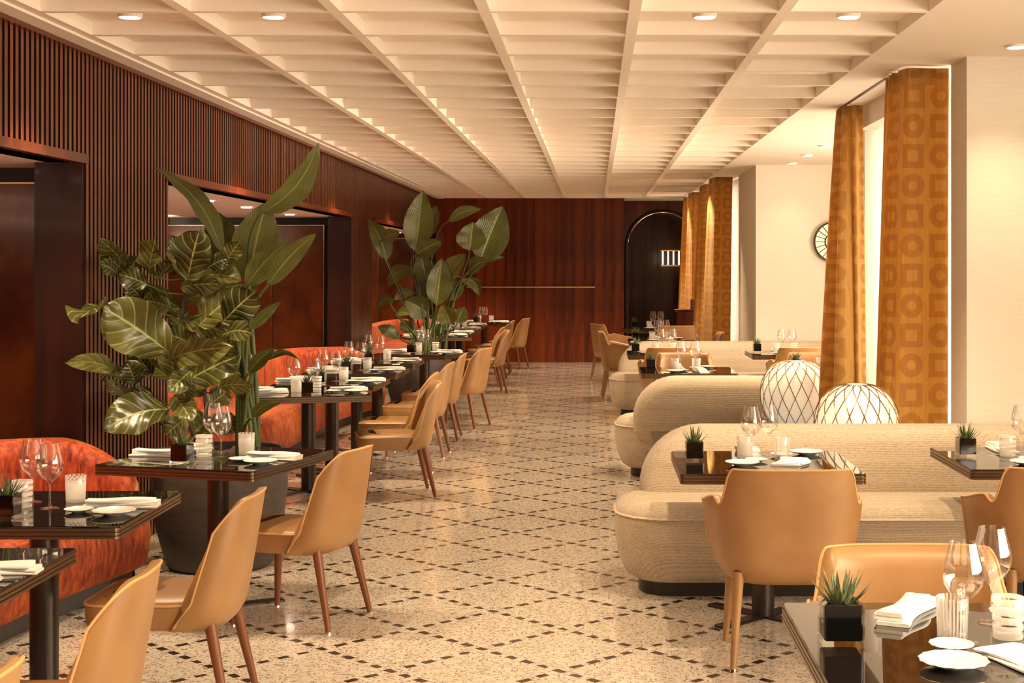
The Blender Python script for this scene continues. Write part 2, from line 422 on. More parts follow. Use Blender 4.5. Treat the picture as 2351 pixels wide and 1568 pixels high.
sm_h, sm_c = slatmesh(2.305), slatmesh(0)
y = 6.36; pitch = .0655; i = 0
while y < 25.75:
    full = any(a+.02 < y < b-.01 for a, b in cols)
    if i < 300: obj('wall_slat', sm_c if full else sm_h, wl, (XL-.018, y, 0))
    y += pitch; i += 1
# alcoves
gold = 'brass'
for k in range(3):
    e = 8.0+PER*k
    a0 = .81+PER*k
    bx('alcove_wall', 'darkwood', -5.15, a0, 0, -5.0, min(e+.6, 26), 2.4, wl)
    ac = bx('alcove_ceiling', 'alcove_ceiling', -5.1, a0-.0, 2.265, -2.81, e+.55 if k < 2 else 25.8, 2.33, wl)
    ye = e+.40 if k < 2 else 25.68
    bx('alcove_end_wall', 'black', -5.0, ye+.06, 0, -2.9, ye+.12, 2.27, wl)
    for q in range(3):
        xr = -3.18-.615*q
        p = bx('door_panel', 'burl', xr-.60, ye, .02, xr, ye+.05, 2.17, wl)
        bx('brass_edge', 'brass', xr, ye-.004, .02, xr+.006, ye+.05, 2.176, p)
        bx('brass_edge', 'brass', xr-.60, ye-.004, 2.17, xr, ye+.05, 2.176, p)
    for yy in (a0+1.6, a0+3.1, a0+4.5, a0+5.7, a0+6.5):
        o = obj('downlight_trim', MB().lathe([(.0, 0), (.045, 0), (.05, -.004), (.05, .012)], 14).mesh('trim', 'bulb'), wl, (-3.35, yy, 2.259))
    for yy in (a0+2.5, a0+4.6, a0+6.5):
        spot((-3.35, yy, 2.25), 60, 120, .7)
    bx('added_fill_ledge', 'darkwood', -5.0, a0, 2.02, -4.86, e-.1, 2.05, wl)  # made-up ledge, added to carry the alcove fill lamp
    area('added_alcove_fill', (-4.9, (a0+e)/2, 2.075), (0, PI-.75, 0), .06, 6.8, 210, (1, .74, .52))  # unseen fill lamp added to brighten the alcove ceiling

# back wall of vertical boards, brass rail, arch wall
wb = bx('wall_back', 'darkwood', -5.1, 25.84, 0, .513, 26.0, CZ, kind='structure')
nb = 19; bw = (.513+2.8)/nb
bm_ = MB().box(.002, 0, 0, bw-.002, .03, CZ).mesh('board', 'mahogany')
for i in range(nb): obj('wall_board', bm_, wb, (-2.8+i*bw, 25.81, 0))
br = obj('brass_rail', MB().box(-2.25, 25.76, 1.31, 0, 25.785, 1.335).box(-2.2, 25.785, 1.315, -2.18, 25.81, 1.33).box(-.05, 25.785, 1.315, -.03, 25.81, 1.33).mesh('rail', 'brass'),
         label='thin brass rail running across the dark wooden back wall', cat='rail')
bx('wall_return', 'mahogany', .43, 25.9, 0, .513, 27.0, CZ, wb)
# arch wall
AX, AR, AY, AS = 1.24, .66, 26.95, 2.04
def archpts(r, n=24): return [(AX-r, 0)]+[(AX+r*math.cos(PI-PI*i/n), AS+r*math.sin(PI-PI*i/n)) for i in range(n+1)]+[(AX+r, 0)]
mb = MB(); ap = archpts(AR)
outer = [(.43, 0)]+[(max(.43, min(2.4, AX+3*math.cos(PI-PI*i/24))), CZ if 2 <= i <= 22 else AS) for i in range(25)]+[(2.4, 0)]
outer[1] = (.43, AS); outer[25] = (2.4, AS)
mb.rings([[(x, AY, z) for x, z in outer], [(x, AY, z) for x, z in ap], [(x, AY+.25, z) for x, z in ap]], False, False, False)
wf = obj('wall_far', mb.mesh('arch', 'mahogany'), kind='structure')
obj('arch_trim', MB().tube([(x, AY-.01, z) for x, z in archpts(AR+.01)], .03, 8).mesh('trim', 'darkwood', True), wf)
obj('arch_inner_bead', MB().tube([(x, AY-.015, z) for x, z in archpts(AR-.02)], .007, 6).mesh('bead', 'chrome', True), wf)
mb = MB(); ap2 = archpts(AR+.0)
mb.rings([[(x, AY+.25, z) for x, z in ap2], [(x, 30.4, z) for x, z in ap2]], False, True, False)
obj('arch_vault', mb.mesh('vault', 'mahogany', True), wf)
# light fixture inside the arch
t = obj('wall_lamp', None, None, (1.62, 28.6, 1.72), 0, 'row of glowing vertical tubes on the wall inside the arch', 'wall lamp')
for i in range(6):
    obj('light_tube', MB().lathe([(.0, 0), (.012, 0), (.012, .26), (0, .26)], 10).mesh('tube', 'strip'), t, (-.30+.105*i, .1*0, 0))
obj('back_bar', MB().box(-.34, .02, -.03, .27, .05, -.005).box(-.34, .02, .262, .27, .05, .285).mesh('bar', 'brass'), t)

# right side: piers, window niches, bays
wr = bx('wall_right', 'cream', 2.11, 8.33, 0, 4.4, 8.70, CZ, kind='structure')
bx('wall_pier', 'cream', 2.05, 11.16, 0, 4.4, 11.36, CZ, wr)
bx('wall_pier', 'cream', 1.896, 17.3, 0, 4.4, 19.36, CZ, wr)
bx('wall_pier', 'cream', 1.80, 22.15, 0, 4.4, 23.3, CZ, wr)
bx('wall_pier', 'cream', 1.80, 25.9, 0, 4.4, 26.95, CZ, wr)
def window(n, x, ya, yb, z0, z1, nm=3, wallx=.18):
    wall = obj('window_%d' % n, MB().box(x, ya, 0, x+wallx, yb, z0).box(x, ya, z1, x+wallx, yb, CZ+.1).mesh('surround', 'cream'), kind='structure')
    m = MB()
    m.box(x+.04, ya, z0, x+.12, yb, z0+.05).box(x+.04, ya, z1-.05, x+.12, yb, z1)
    for i in range(nm+1):
        y = ya+(yb-ya)*i/nm; m.box(x+.045, max(ya, y-.03), z0+.05, x+.115, min(yb, y+.03), z1-.05)
    obj('window_frame', m.mesh('frame', 'plinth'), wall)
    for i in range(nm):
        a = ya+(yb-ya)*i/nm+.03; b = ya+(yb-ya)*(i+1)/nm-.03
        bx('window_pane', 'pane', x+.075, a, z0+.05, x+.082, b, z1-.05, wall)
window(1, 4.4, -3, 6.0, .3, 2.75, 6)
bx('wall_panel', 'cream', 4.4, 6.0, 0, 4.58, 8.33, CZ, wr); bx('wall_panel', 'cream', 4.4, 15.2, 0, 4.58, 17.3, CZ, wr)
window(2, 2.35, 8.70, 11.16, .15, 2.80, 2)
window(3, 4.4, 11.36, 15.2, .3, 2.75, 4)
window(4, 2.0, 19.36, 22.15, .15, 2.80, 2)
window(5, 2.0, 23.3, 25.9, .15, 2.80, 2)
bx('baseboard_right', 'cream', 1.88, 17.285, 0, 4.4, 17.3, .1, kind='structure')
bx('trim_2', 'ceiling', 2.0, 9.1, CZ-.16, 2.2, 11.14, CZ, kind='structure')

# ================================================================ CURTAINS
def resample(p, n):
    d = [0]
    for a, b in zip(p, p[1:]): d.append(d[-1]+math.dist(a, b))
    out = []
    for i in range(n+1):
        s = d[-1]*i/n; k = 0
        while k < len(d)-2 and d[k+1] < s: k += 1
        f = (s-d[k])/max(1e-9, d[k+1]-d[k]); out.append(tuple(u+(v-u)*f for u, v in zip(p[k], p[k+1])))
    return out, d[-1]
def curtain(name, top, bot, pleat_from, label, mat='curtain', z1=CZ-.012, z0=.01, amp=.035, waves=5, cat='curtain', u0=0, group=None):
    # top / bot: plan paths; pleats start at fraction pleat_from
    n = 90; T, L = resample(top, n); B, LB = resample(bot, n)
    def pt(i, j):
        s = i; k = round(i*n); zt = j
        # ease: gathered at the top, falling open below
        e = min(1, (1-zt)/.75)**.8
        x = T[k][0]+(B[k][0]-T[k][0])*e; y = T[k][1]+(B[k][1]-T[k][1])*e
        a, b = T[max(k-1, 0)], T[min(k+1, n)]; dx, dy = b[0]-a[0], b[1]-a[1]; l = math.hypot(dx, dy) or 1
        g = max(0, (s-pleat_from)/(1-pleat_from)) if pleat_from < 1 else 0
        A = amp*min(1, g*6)*(.55+.6*e)+.006
        o = A*math.sin(g*waves*2*PI)+.006*math.sin(s*17+zt*3)
        return (x-dy/l*o, y+dx/l*o, z0+(z1-z0)*zt)
    me = MB().grid(pt, n, 26, lambda i, j: (u0+(min(i, pleat_from)+max(0, i-pleat_from)*1.7)*max(L, LB), (z0+(z1-z0)*j)+.05)).mesh('cloth', mat, True, 80)
    e = obj(name, None, None, (0, 0, 0), 0, label, cat, group)
    c = obj('cloth', me, e); sm = c.modifiers.new('thickness', 'SOLIDIFY'); sm.thickness = .004
    if mat == 'curtain':
        h = MB().grid(lambda i, j: tuple(Vector(pt(i, .965+.035*j))+Vector((-.004, -.004, 0))), n, 1, lambda i, j: (u0+(min(i, pleat_from)+max(0, i-pleat_from)*1.7)*max(L, LB), 2.83+.1*j)).mesh('heading', mat, True, 80)
        obj('heading_tape', h, e)
    return e
curtain('curtain', [(2.105, 8.735), (1.87, 8.73), (1.84, 8.80), (1.85, 9.30)], [(2.10, 8.745), (1.82, 8.745), (1.755, 8.86), (1.81, 9.3)], .42, 'gold curtain with ring and square pattern beside the near white pier', waves=4, u0=.04, amp=.030)
curtain('curtain', [(1.96, 10.75), (1.88, 10.75), (1.85, 10.85), (1.855, 11.1)], [(1.96, 10.62), (1.80, 10.55), (1.68, 10.68), (1.72, 10.85)], .05, 'narrow gold patterned curtain right behind the far glowing globe lamp', waves=3.5, u0=.09, amp=.042)
curtain('curtain', [(1.82, 19.42), (1.60, 19.40), (1.58, 19.5), (1.585, 20.2)], [(1.79, 19.42), (1.55, 19.40), (1.50, 19.55), (1.52, 20.2)], .38, 'gold patterned curtain beyond the wall with the round mirror', waves=4, u0=.03)
curtain('curtain', [(1.74, 21.1), (1.60, 21.15), (1.585, 21.5), (1.585, 22.1)], [(1.70, 21.05), (1.55, 21.1), (1.50, 21.5), (1.52, 22.1)], .1, 'sunlit gold curtain panel second from the arch', waves=4, u0=.07)
curtain('curtain', [(1.75, 23.42), (1.56, 23.40), (1.55, 23.6), (1.56, 24.2)], [(1.72, 23.44), (1.54, 23.42), (1.50, 23.6), (1.52, 24.2)], .4, 'dim gold patterned curtain directly behind the host stand', waves=3, u0=.03)
curtain('curtain', [(1.72, 25.0), (1.58, 25.05), (1.57, 25.3), (1.57, 25.8)], [(1.70, 25.0), (1.54, 25.05), (1.50, 25.3), (1.5, 25.8)], .1, 'farthest gold curtain panel, beside the dark arch', waves=4)
curtain('sheer_curtain', [(2.16, 8.76), (2.16, 11.12)], [(2.16, 8.76), (2.16, 11.12)], 0, 'white sheer curtain glowing between the two near gold curtains', 'sheer', CZ-.17, .02, .03, 22, 'curtain')
curtain('sheer_curtain', [(1.92, 19.42), (1.92, 22.1)], [(1.92, 19.42), (1.92, 22.1)], 0, 'white sheer curtain behind the gold curtains past the mirror wall', 'sheer', CZ-.02, .02, .03, 22, 'curtain')
curtain('sheer_curtain', [(1.92, 23.36), (1.92, 25.85)], [(1.92, 23.36), (1.92, 25.85)], 0, 'white sheer curtain at the last window near the arch', 'sheer', CZ-.02, .02, .03, 20, 'curtain')
obj('curtain_track', MB().box(1.835, 9.3, CZ-.008, 1.85, 11.1, CZ-.001).mesh('track', 'plinth'), label='thin dark ceiling track between the two near gold curtains', cat='track')

# downlights
tm_ring = MB().lathe([(.052, -.012), (.060, -.012), (.060, .035), (.052, .035), (.052, -.012)], 18).mesh('ring', 'ceiling', True)
tm_lens = MB().lathe([(0, -.013), (.050, -.013), (.052, -.008), (0, -.008)], 18).mesh('lens', 'bulb', True)
DL = [('ring', tm_ring), ('lens', tm_lens)]
rows = [2.95, 7.15, 11.35, 15.55, 19.75, 23.95]
for r, yy in enumerate(rows):
    for c, (i, side) in enumerate(((0, 'far left'), (1, 'inner left'), (4, 'inner right'), (5, 'far right'))):
        x = bxs[i]+.35
        if 1 < yy < 8:
            place(DL, 'downlight', 'recessed ceiling downlight, %s of the four in the coffers' % side if yy > 3 else 'ceiling downlight above the camera, %s' % side, 'downlight', (x, yy, CZ+.033), 0, 'coffer downlights')
        spot((x, yy, CZ-.03+.03), SPOT_P, 100, .5)
for yy, d in ((7.9, 'at the upper right edge of the ceiling'), (14.5, 'nearest of the three in the plain ceiling strip'), (15.7, 'middle of the three in the plain ceiling strip'), (16.9, 'farthest of three, just before the mirror wall')):
    place(DL, 'downlight', 'recessed downlight ' + d, 'downlight', (2.27, yy, CZ-.002), 0, 'soffit downlights')
    spot((2.27, yy, CZ-.03), 45 if yy < 16 else 14, 100, .9)

# ================================================================ BANQUETTES (orange velvet)
def sweep(path, secfn):
    mb = MB(); rs = []; n = len(path)
    for i, p in enumerate(path):
        a = Vector(path[max(i-1, 0)]); b = Vector(path[min(i+1, n-1)]); d = (b-a).normalized(); nx, ny = -d.y, d.x
        rs.append([(p[0]+nx*o, p[1]+ny*o, z) for o, z in secfn(i/(n-1))])
    return mb.rings(rs)
def sq_sec(w0, w1, z0, z1, n=6):
    r = min(.09, (z1-z0)*.45)
    return rrect(w0, z0, w1, z1, (.02, .02, r, r), n)
for k, lab in ((0, 'orange velvet banquette at the left edge of the picture'), (1, 'orange velvet banquette beyond the large fig plant'), (2, 'farthest orange velvet banquette, behind the second tall plant')):
    oy = PER*(k-1)
    e = obj('banquette', None, None, (-3.0, 14.0+oy, 0), 0, lab, 'banquette', 'orange velvet banquettes')
    dx, dy = 3.0, -14.0
    plan = [(-2.67, 11.5), (-2.655, 13.2), (-2.65, 14.9), (-2.58, 15.6), (-2.46, 16.2), (-2.36, 16.62), (-2.44, 16.74), (-3.2, 16.76), (-3.6, 16.76), (-3.6, 14), (-3.6, 11.5)]
    pl = chaikin([(a+dx, b+dy) for a, b in plan], 2)
    obj('seat', MB().loft(pl, [(.10, -.03), (.13, -.008), (.25, .012), (.40, .0), (.44, -.02), (.455, -.05), (.458, -.10)]).mesh('seat', 'velvet', True), e)
    obj('seat_piping', MB().tube([(a+.0, b, .435) for a, b in pl[4:26]], .008, 6).mesh('piping', 'velvet', True), e)
    obj('plinth', MB().loft(pl, [(0, -.08), (.10, -.08)]).mesh('plinth', 'plinth'), e)
    path = chaikin([(-3.5+dx, 11.5+dy), (-3.5+dx, 13.5+dy), (-3.5+dx, 15.5+dy), (-3.46+dx, 16.05+dy), (-3.25+dx, 16.45+dy), (-2.95+dx, 16.6+dy), (-2.70+dx, 16.62+dy), (-2.46+dx, 16.63+dy)], 3, False)
    n = len(path)
    ln = [0]
    for a, b in zip(path, path[1:]): ln.append(ln[-1]+math.dist(a, b))
    def sec(t):
        i = round(t*(n-1)); s = ln[-1]-ln[i]
        f = min(1, s/.42); top = .56+.225*math.sin(f*PI/2)**.8
        f2 = min(1, ln[i]/.3); top = min(top, .55+.235*math.sin(f2*PI/2))
        return sq_sec(-.11, .11, .2, top)
    obj('backrest', sweep(path, sec).mesh('back', 'velvet', True, 60), e)
    for q in (.3, .45, .6, .72, .82, .9):
        i = int(q*(n-1)); a = Vector(path[i-1]); b = Vector(path[i+1]); d = (b-a).normalized(); p = path[i]
        z = [s[1] for s in sec(i/(n-1))]
        pts = [(p[0]-d.y*o*-1*-1+0, p[1]+d.x*o, zz) for o, zz in ((-.112, .46), (-.113, .6), (-.112, max(z)-.1), (-.085, max(z)-.02), (0, max(z)+.001))]
        obj('seam', MB().tube(pts, .005, 5).mesh('seam', 'velvet', True), e)

# ================================================================ TABLES
def table_tpl(w=.85, round_=False):
    if round_: out = [(.55*math.cos(2*PI*i/48), .55*math.sin(2*PI*i/48)) for i in range(48)]
    else: out = rrect(-w/2, -w/2, w/2, w/2, .022, 4)
    top = MB().loft(out, [(.742, -.002), (.7475, -.001), (.75, -.006)]).mesh('top', 'tabletop')
    edge = MB().loft(out, [(.700, -.012), (.703, 0), (.712, 0), (.714, -.005), (.717, -.005), (.719, 0), (.726, 0), (.728, -.005), (.731, -.005), (.733, 0), (.742, 0)]).mesh('edge', 'bronze')
    col = MB().lathe([(.055, .012), (.055, .700)], 28).mesh('column', 'column', True)
    cap = MB().lathe([(.16, .688), (.16, .700)], 24).mesh('mount', 'column')
    base = MB()
    for a in (PI/4, 3*PI/4):
        c, s = math.cos(a), math.sin(a)
        r = [(x*c-y*s, x*s+y*c) for x, y in rrect(-.33, -.035, .33, .035, .01, 2)]
        base.loft(r, [(0, 0), (.010, 0), (.013, -.004)])
    return [('table_top', top, [('edge_band', edge)]), ('column', col, [('mount_plate', cap)]), ('foot_cross', base.mesh('foot', 'column'))]
TT, TTR = table_tpl(), table_tpl(round_=True)

# ================================================================ CHAIRS
def shell_mesh(plan, top, bot, thick, name, nu=40, nv=14):
    # plan(u, z) -> (x, y) of the outer surface; inner surface is offset along the plan normal
    def outp(u, v):
        z = bot(u)+(top(u)-bot(u))*v; return Vector((*plan(u, z), z))
    def nrm(u, z):
        a = Vector(plan(max(-1, u-.02), z)); b = Vector(plan(min(1, u+.02), z)); d = (b-a).normalized(); return Vector((d.y, -d.x))
    mb = MB(); rings = []
    for i in range(nu+1):
        u = -1+2*i/nu; ring = []
        for j in range(nv+1):
            ring.append(outp(u, j/nv))
        zt = top(u)
        inner = []
        for j in range(nv, -1, -1):
            z = bot(u)+(zt-bot(u))*j/nv; q = plan(u, z); m = nrm(u, z); th = thick*(1 if j < nv else .55)
            inner.append(Vector((q[0]-m.x*th, q[1]-m.y*th, z+(0 if j < nv else .004))))
        m = nrm(u, zt); q = plan(u, zt)
        mid = [Vector((q[0]-m.x*thick*.25, q[1]-m.y*thick*.25, zt+.006))]
        rings.append([tuple(p) for p in ring+mid+inner])
    mb.rings(rings)
    return mb.mesh(name, 'leather', True, 55)
def sgnpow(v, e): return math.copysign(abs(v)**e, v)
def leg(x, y, fx, fy, z1=.40, r1=.024, r0=.013):
    return MB().tube([(x, y, z1), (x+(fx-x)*.5, y+(fy-y)*.5, z1/2), (fx, fy, .006)], lambda t: r1+(r0-r1)*t, 12).mesh('leg', 'legwrap', True)
def cap(fx, fy): return MB().lathe([(.012, 0), (.012, .008)], 10, (fx, fy, 0)).mesh('glide', 'chrome')
def side_chair():
    ZB, ZT = .355, .83
    def plan(u, z):
        t = max(0, (z-ZB)/(ZT-ZB)); t = min(1.05, t)
        wd = .252-.012*t-.05*t*t
        D = .175-.045*min(1, t/.22)-.04*max(0, t-.22)/.78
        yb = -.235-.085*t
        if z < ZB+.06: k = (ZB+.06-z)/.06; wd -= .018*k*k; yb += .02*k*k
        th = u*PI/2
        return (wd*sgnpow(math.sin(th), .62), yb+D*(1-abs(math.cos(th))**.75))
    def top(u):
        a = abs(u)
        r = min(1, max(0, (a-.30)/.70))
        return ZT-.15*(1-math.sqrt(max(0, 1-r*r*.96)))
    def bot(u): return ZB
    back = shell_mesh(plan, lambda u: top(u) if abs(u) < .999 else top(u), bot, .045, 'back')
    seat_o = rrect(-.234, -.175, .234, .295, (.15, .15, .08, .08), 6)
    seat = MB().loft(seat_o, [(.352, -.03), (.356, -.012), (.39, -.002), (.44, 0), (.452, -.004), (.463, -.025), (.470, -.07), (.472, -.13)]).mesh('seat', 'leather', True, 60)
    pipe = MB().tube([(a, b, .449) for a, b in seat_o+seat_o[:1]], .005, 6).mesh('piping', 'stitch', True)
    pts = []
    for i in range(41):
        u = -1+2*i/40; z = top(u); q = plan(u, z); pts.append((q[0], q[1], z+.003))
    bp = MB().tube([(*plan(-1, z), z) for z in (.37, .46, .56, .66)]+pts+[(*plan(1, z), z) for z in (.66, .56, .46, .37)], .0045, 6).mesh('piping', 'stitch', True)
    L = [('seat', seat, [('piping', pipe)]), ('backrest', back, [('piping', bp)])]
    for x, y, fx, fy in ((-.18, .225, -.205, .25), (.18, .225, .205, .25), (-.175, -.17, -.215, -.255), (.175, -.17, .215, -.255)):
        L.append(('leg', leg(x, y, fx, fy), [('glide', cap(fx, fy))]))
    return L
def arm_chair():
    ZB = .352
    def top(u):
        a = abs(u)
        if a < .47: return .842-.05*max(0, (a-.37)/.10)**2.2
        if a < .57:
            k = (a-.47)/.10; return .792-(.792-.684)*math.sin(k*PI/2)**.8
        k = (a-.57)/.43; h = min(1, k/.3); h = h*h*(3-2*h)
        return .684+.032*h-.06*k*k
    def plan(u, z):
        t = (z-ZB)/.49
        wd = .288+.055*max(0, min(1, t/.62))**.8-.010*max(0, (t-.62)/.38)
        D = .46-.12*max(0, t-.55); yb = -.235-.05*t
        if z < ZB+.08: k = (ZB+.08-z)/.08; yb += .03*k*k; wd -= .03*k*k
        th = u*PI/2
        return (wd*sgnpow(math.sin(th), .55), yb+D*(1-abs(math.cos(th))**.62))
    back = shell_mesh(plan, top, lambda u: ZB, .05, 'shell', 112, 16)
    seat_o = rrect(-.245, -.18, .245, .27, (.13, .13, .08, .08), 6)
    seat = MB().loft(seat_o, [(.35, -.02), (.40, 0), (.455, 0), (.470, -.01), (.482, -.04), (.487, -.10)]).mesh('seat', 'leather', True, 60)
    pts = []
    for i in range(113):
        u = -1+2*i/112; z = top(u); q = plan(u, z); pts.append((q[0], q[1], z+.004))
    bp = MB().tube([(*plan(-1, z), z) for z in (.37, .45, .53)]+pts+[(*plan(1, z), z) for z in (.53, .45, .37)], .005, 6).mesh('piping', 'stitch', True)
    L = [('seat', seat), ('backrest', back, [('piping', bp)])]
    for x, y, fx, fy in ((-.21, .20, -.235, .235), (.21, .20, .235, .235), (-.215, -.17, -.245, -.235), (.215, -.17, .245, -.235)):
        L.append(('leg', MB().tube([(x, y, .40), ((x+fx)/2, (y+fy)/2, .2), (fx, fy, .006)], lambda t: .025-.012*t, 12).mesh('leg', 'leather', True), [('glide', cap(fx, fy))]))
    return L
SC, AC = side_chair(), arm_chair()

# ================================================================ TABLEWARE
def wine_tpl():
    prof = [(.0, .0), (.037, .0), (.038, .002), (.02, .005), (.006, .010), (.0038, .03), (.0035, .085), (.005, .098), (.018, .110), (.036, .128), (.049, .150), (.0525, .168), (.049, .195), (.040, .228), (.034, .255)]
    inn = [(.0332, .255), (.0392, .228), (.048, .195), (.0515, .168), (.048, .151), (.035, .130), (.016, .113), (0, .108)]
    return MB().lathe(prof+inn, 22).mesh('wine_glass', 'glass', True, 70)
def tumbler(mat):
    return MB().lathe([(0, 0), (.036, 0), (.038, .003), (.0415, .105), (.0405, .1065), (.0395, .105), (.0362, .012), (0, .010)], 24).mesh('tumbler', mat, True, 60)
def plate(r, h):
    n = 40; rs = []
    for q, z, sc_ in ((.0, 0, 0), (.45, 0, 0), (.5, .004, 0), (.8, h*.55, .01), (.985, h*.95, .03), (1.0, h, .03), (.985, h+.002, .03), (.78, h*.62+.002, .01), (.5, .007, 0), (0, .006, 0)):
        rs.append([((r*q*(1+sc_*math.cos(14*2*PI*j/n)))*math.cos(2*PI*j/n), (r*q*(1+sc_*math.cos(14*2*PI*j/n)))*math.sin(2*PI*j/n), z) for j in range(n)])
    return MB().rings(rs, False, False).mesh('plate', 'porcelain', True, 60)
def napkin(seed, L=.145, Wd=.045, flat=False):
    r = random.Random(seed); mb = MB()
    layers = ((0, 0, 1, 1), (.004, .004, .96, .9), (-.006, .002, .9, .8)) if not flat else ((0, 0, 1, 1), (.005, -.004, .97, .96))
    z = .0006
    for q, (ox, oy, fl, fw) in enumerate(layers):
        h = (.0105 if not flat else .008)*r.uniform(.9, 1.15); rs = []
        for i in range(19):
            t = -1+2*i/18; sk = .012*math.sin(2*t+seed+q)
            e = 1 if abs(t) < .97 else .93
            w0 = Wd*fw*(1+.05*math.sin(3*t+seed*2+q)); hz = h*(1+.22*math.sin(3.1*t+seed+q*2))
            ring = [(t*L*fl+ox, oy+sk+a*w0*e, z+b*hz) for a, b in ((-1, .25), (-.96, .0), (.96, .0), (1, .25), (1, .75), (.94, 1), (.5, 1.06), (0, .98), (-.5, 1.05), (-.94, 1), (-1, .75))]
            rs.append(ring)
        mb.rings(rs); z += h*.98
    return mb.mesh('napkin', 'linen', True, 50)
WG = wine_tpl()
TB = {'cut': tumbler('tumbler_cut'), 'ring': tumbler('tumbler_ring'), 'rib': tumbler('tumbler_rib')}
PS, PL = plate(.055, .014), plate(.082, .018)
NK = [napkin(1), napkin(2), napkin(3), napkin(4, .11, .075, True)]
cube_m = MB().loft(rrect(-.041, -.041, .041, .041, .004, 2), [(.016, -.003), (.018, 0), (.092, 0), (.094, -.002), (.094, -.008), (.078, -.008)]).mesh('cube', 'cube')
cube_g = MB().loft(rrect(-.045, -.045, .045, .045, .004, 2), [(0, -.002), (.003, 0), (.094, 0)]).mesh('cube_glass', 'sleeve')
cube_s = MB().loft(rrect(-.035, -.035, .035, .035, .002, 1), [(.070, 0), (.084, 0)]).mesh('soil', 'soil')
def spike(r, az, el, L, wd):
    d = Vector((math.cos(az)*math.cos(el), math.sin(az)*math.cos(el), math.sin(el))); sd = Vector((-math.sin(az), math.cos(az), 0)); up = d.cross(sd)*-1
    rs = []; b = Vector((math.cos(az)*.008, math.sin(az)*.008, .080))
    for t, k in ((0, .7), (.25, 1), (.55, .8), (.8, .45), (1, .03)):
        c = b+d*L*t+Vector((0, 0, .25*L*t*t))
        rs.append([tuple(c+sd*wd*k), tuple(c+up*wd*k*.45), tuple(c-sd*wd*k), tuple(c-up*wd*k*.3)])
    mb = MB().rings(rs); mb.uv = [(.5+.25*math.cos(i*PI/2), (i//4)/4) for i in range(len(mb.v))]
    return mb
def spikes(seed):
    r = random.Random(seed); L = []
    for i in range(26):
        k = i/26; L.append((r, i*2.4+r.uniform(-.3, .3), .35+1.05*k+r.uniform(-.1, .1), .055+.03*r.random(), .0065))
    return L
def plant_joined(seed):
    mb = MB()
    for a in spikes(seed):
        s = spike(*a); mb.add(s.v, s.f, s.uv)
    return mb.mesh('leaves', 'succ', True)
SJ = [plant_joined(i) for i in range(4)]
def cube_plant(loc, label, rz, seed, split):
    e = place([('cube_vase', cube_m), ('clear_sleeve', cube_g), ('soil', cube_s)], 'succulent_plant', label, 'potted plant', loc, rz, 'succulents in black glass cubes')
    if label.endswith('foreground right table'): e.scale = (1.16,)*3
    if split:
        for a in spikes(seed): obj('succulent_leaf', spike(*a).mesh('leaf', 'succ', True), e)
    else: obj('succulent_leaves', SJ[seed % 4], e)
    return e
TZ = .7502
def set_table(cx, cy, rot, ph, seed, kinds=('cut', 'ring'), split=False, items=None, rz0=0):
    r = random.Random(seed)
    c, s = math.cos(rot), math.sin(rot)
    def at(x, y, j=.008): x += r.uniform(-j, j); y += r.uniform(-j, j); return (cx+x*c-y*s, cy+x*s+y*c, TZ)
    it = items or dict(wine=[(.03, -.02), (-.10, .12)], tum=[(.075, .14), (-.085, .01)], plant=[(-.04, -.27)],
              small=[(.18, -.11), (-.19, .17)], large=[(.325, -.17), (-.32, .26)], nap=[(.295, .01, .0), (-.30, -.06, .1)])
    A = ('nearer', 'farther')
    for i, p in enumerate(it['wine']): obj('wine_glass', WG, None, at(*p), 0, 'clear wine glass, %s of the pair on %s' % (A[i], ph), 'wine glass', 'wine glasses')
    nm = {'cut': 'cross-cut frosted', 'ring': 'horizontally banded', 'rib': 'vertically ribbed'}
    for i, p in enumerate(it['tum']): obj('tumbler', TB[kinds[i]], None, at(*p), r.uniform(0, 6), '%s glass tumbler on %s' % (nm[kinds[i]], ph), 'tumbler', 'water tumblers')
    for p in it['plant']: cube_plant(at(*p), 'spiky succulent in a black glass cube on %s' % ph, rot+r.uniform(-.08, .08)+rz0, seed, split)
    B = it.get('sides', ('aisle', 'sofa'))
    for i, p in enumerate(it['small']): obj('side_dish', PS, None, at(*p), r.uniform(0, 6), 'small white scalloped dish, %s side of %s' % (B[i], ph), 'dish', 'small white dishes')
    for i, p in enumerate(it['large']): obj('bread_plate', PL, None, at(*p), r.uniform(0, 6), 'white scalloped bread plate, %s side of %s' % (B[i], ph), 'plate', 'white bread plates')
    for i, p in enumerate(it['nap']):
        q = at(p[0], p[1]); obj('napkin', NK[p[3] if len(p) > 3 else r.randrange(3)], None, q, rot+p[2]+r.uniform(-.08, .08), 'folded white linen napkin, %s side of %s' % (B[i], ph), 'napkin', 'folded napkins')

ordn = ['first', 'second', 'third', 'fourth', 'fifth', 'sixth', 'seventh', 'eighth', 'ninth', 'tenth', 'eleventh', 'twelfth', 'thirteenth']
g16 = math.radians(16)
LT = [(-2.165, 4.52, 0), (-2.165, 5.77, .01), (-1.87, 7.295, -g16), (-2.16, 11.07, g16), (-2.165, 12.08, 0), (-2.165, 13.35, 0), (-2.165, 14.60, 0), (-1.87, 16.10, -g16),
      (-2.16, 19.87, g16), (-2.165, 20.88, 0), (-2.165, 22.15, 0), (-2.165, 23.40, 0), (-1.87, 24.72, -g16)]
LC = [(-1.58, 4.18, 92), (-1.60, 5.62, 91), (-1.41, 7.06, 74), (-1.47, 10.91, 105), (-1.59, 11.85, 91), (-1.59, 13.2, 89), (-1.585, 14.42, 90), (-1.424, 15.5, 74),
      (-1.47, 19.71, 105), (-1.59, 20.7, 90), (-1.59, 21.95, 90), (-1.59, 23.2, 90), (-1.41, 24.3, 73)]
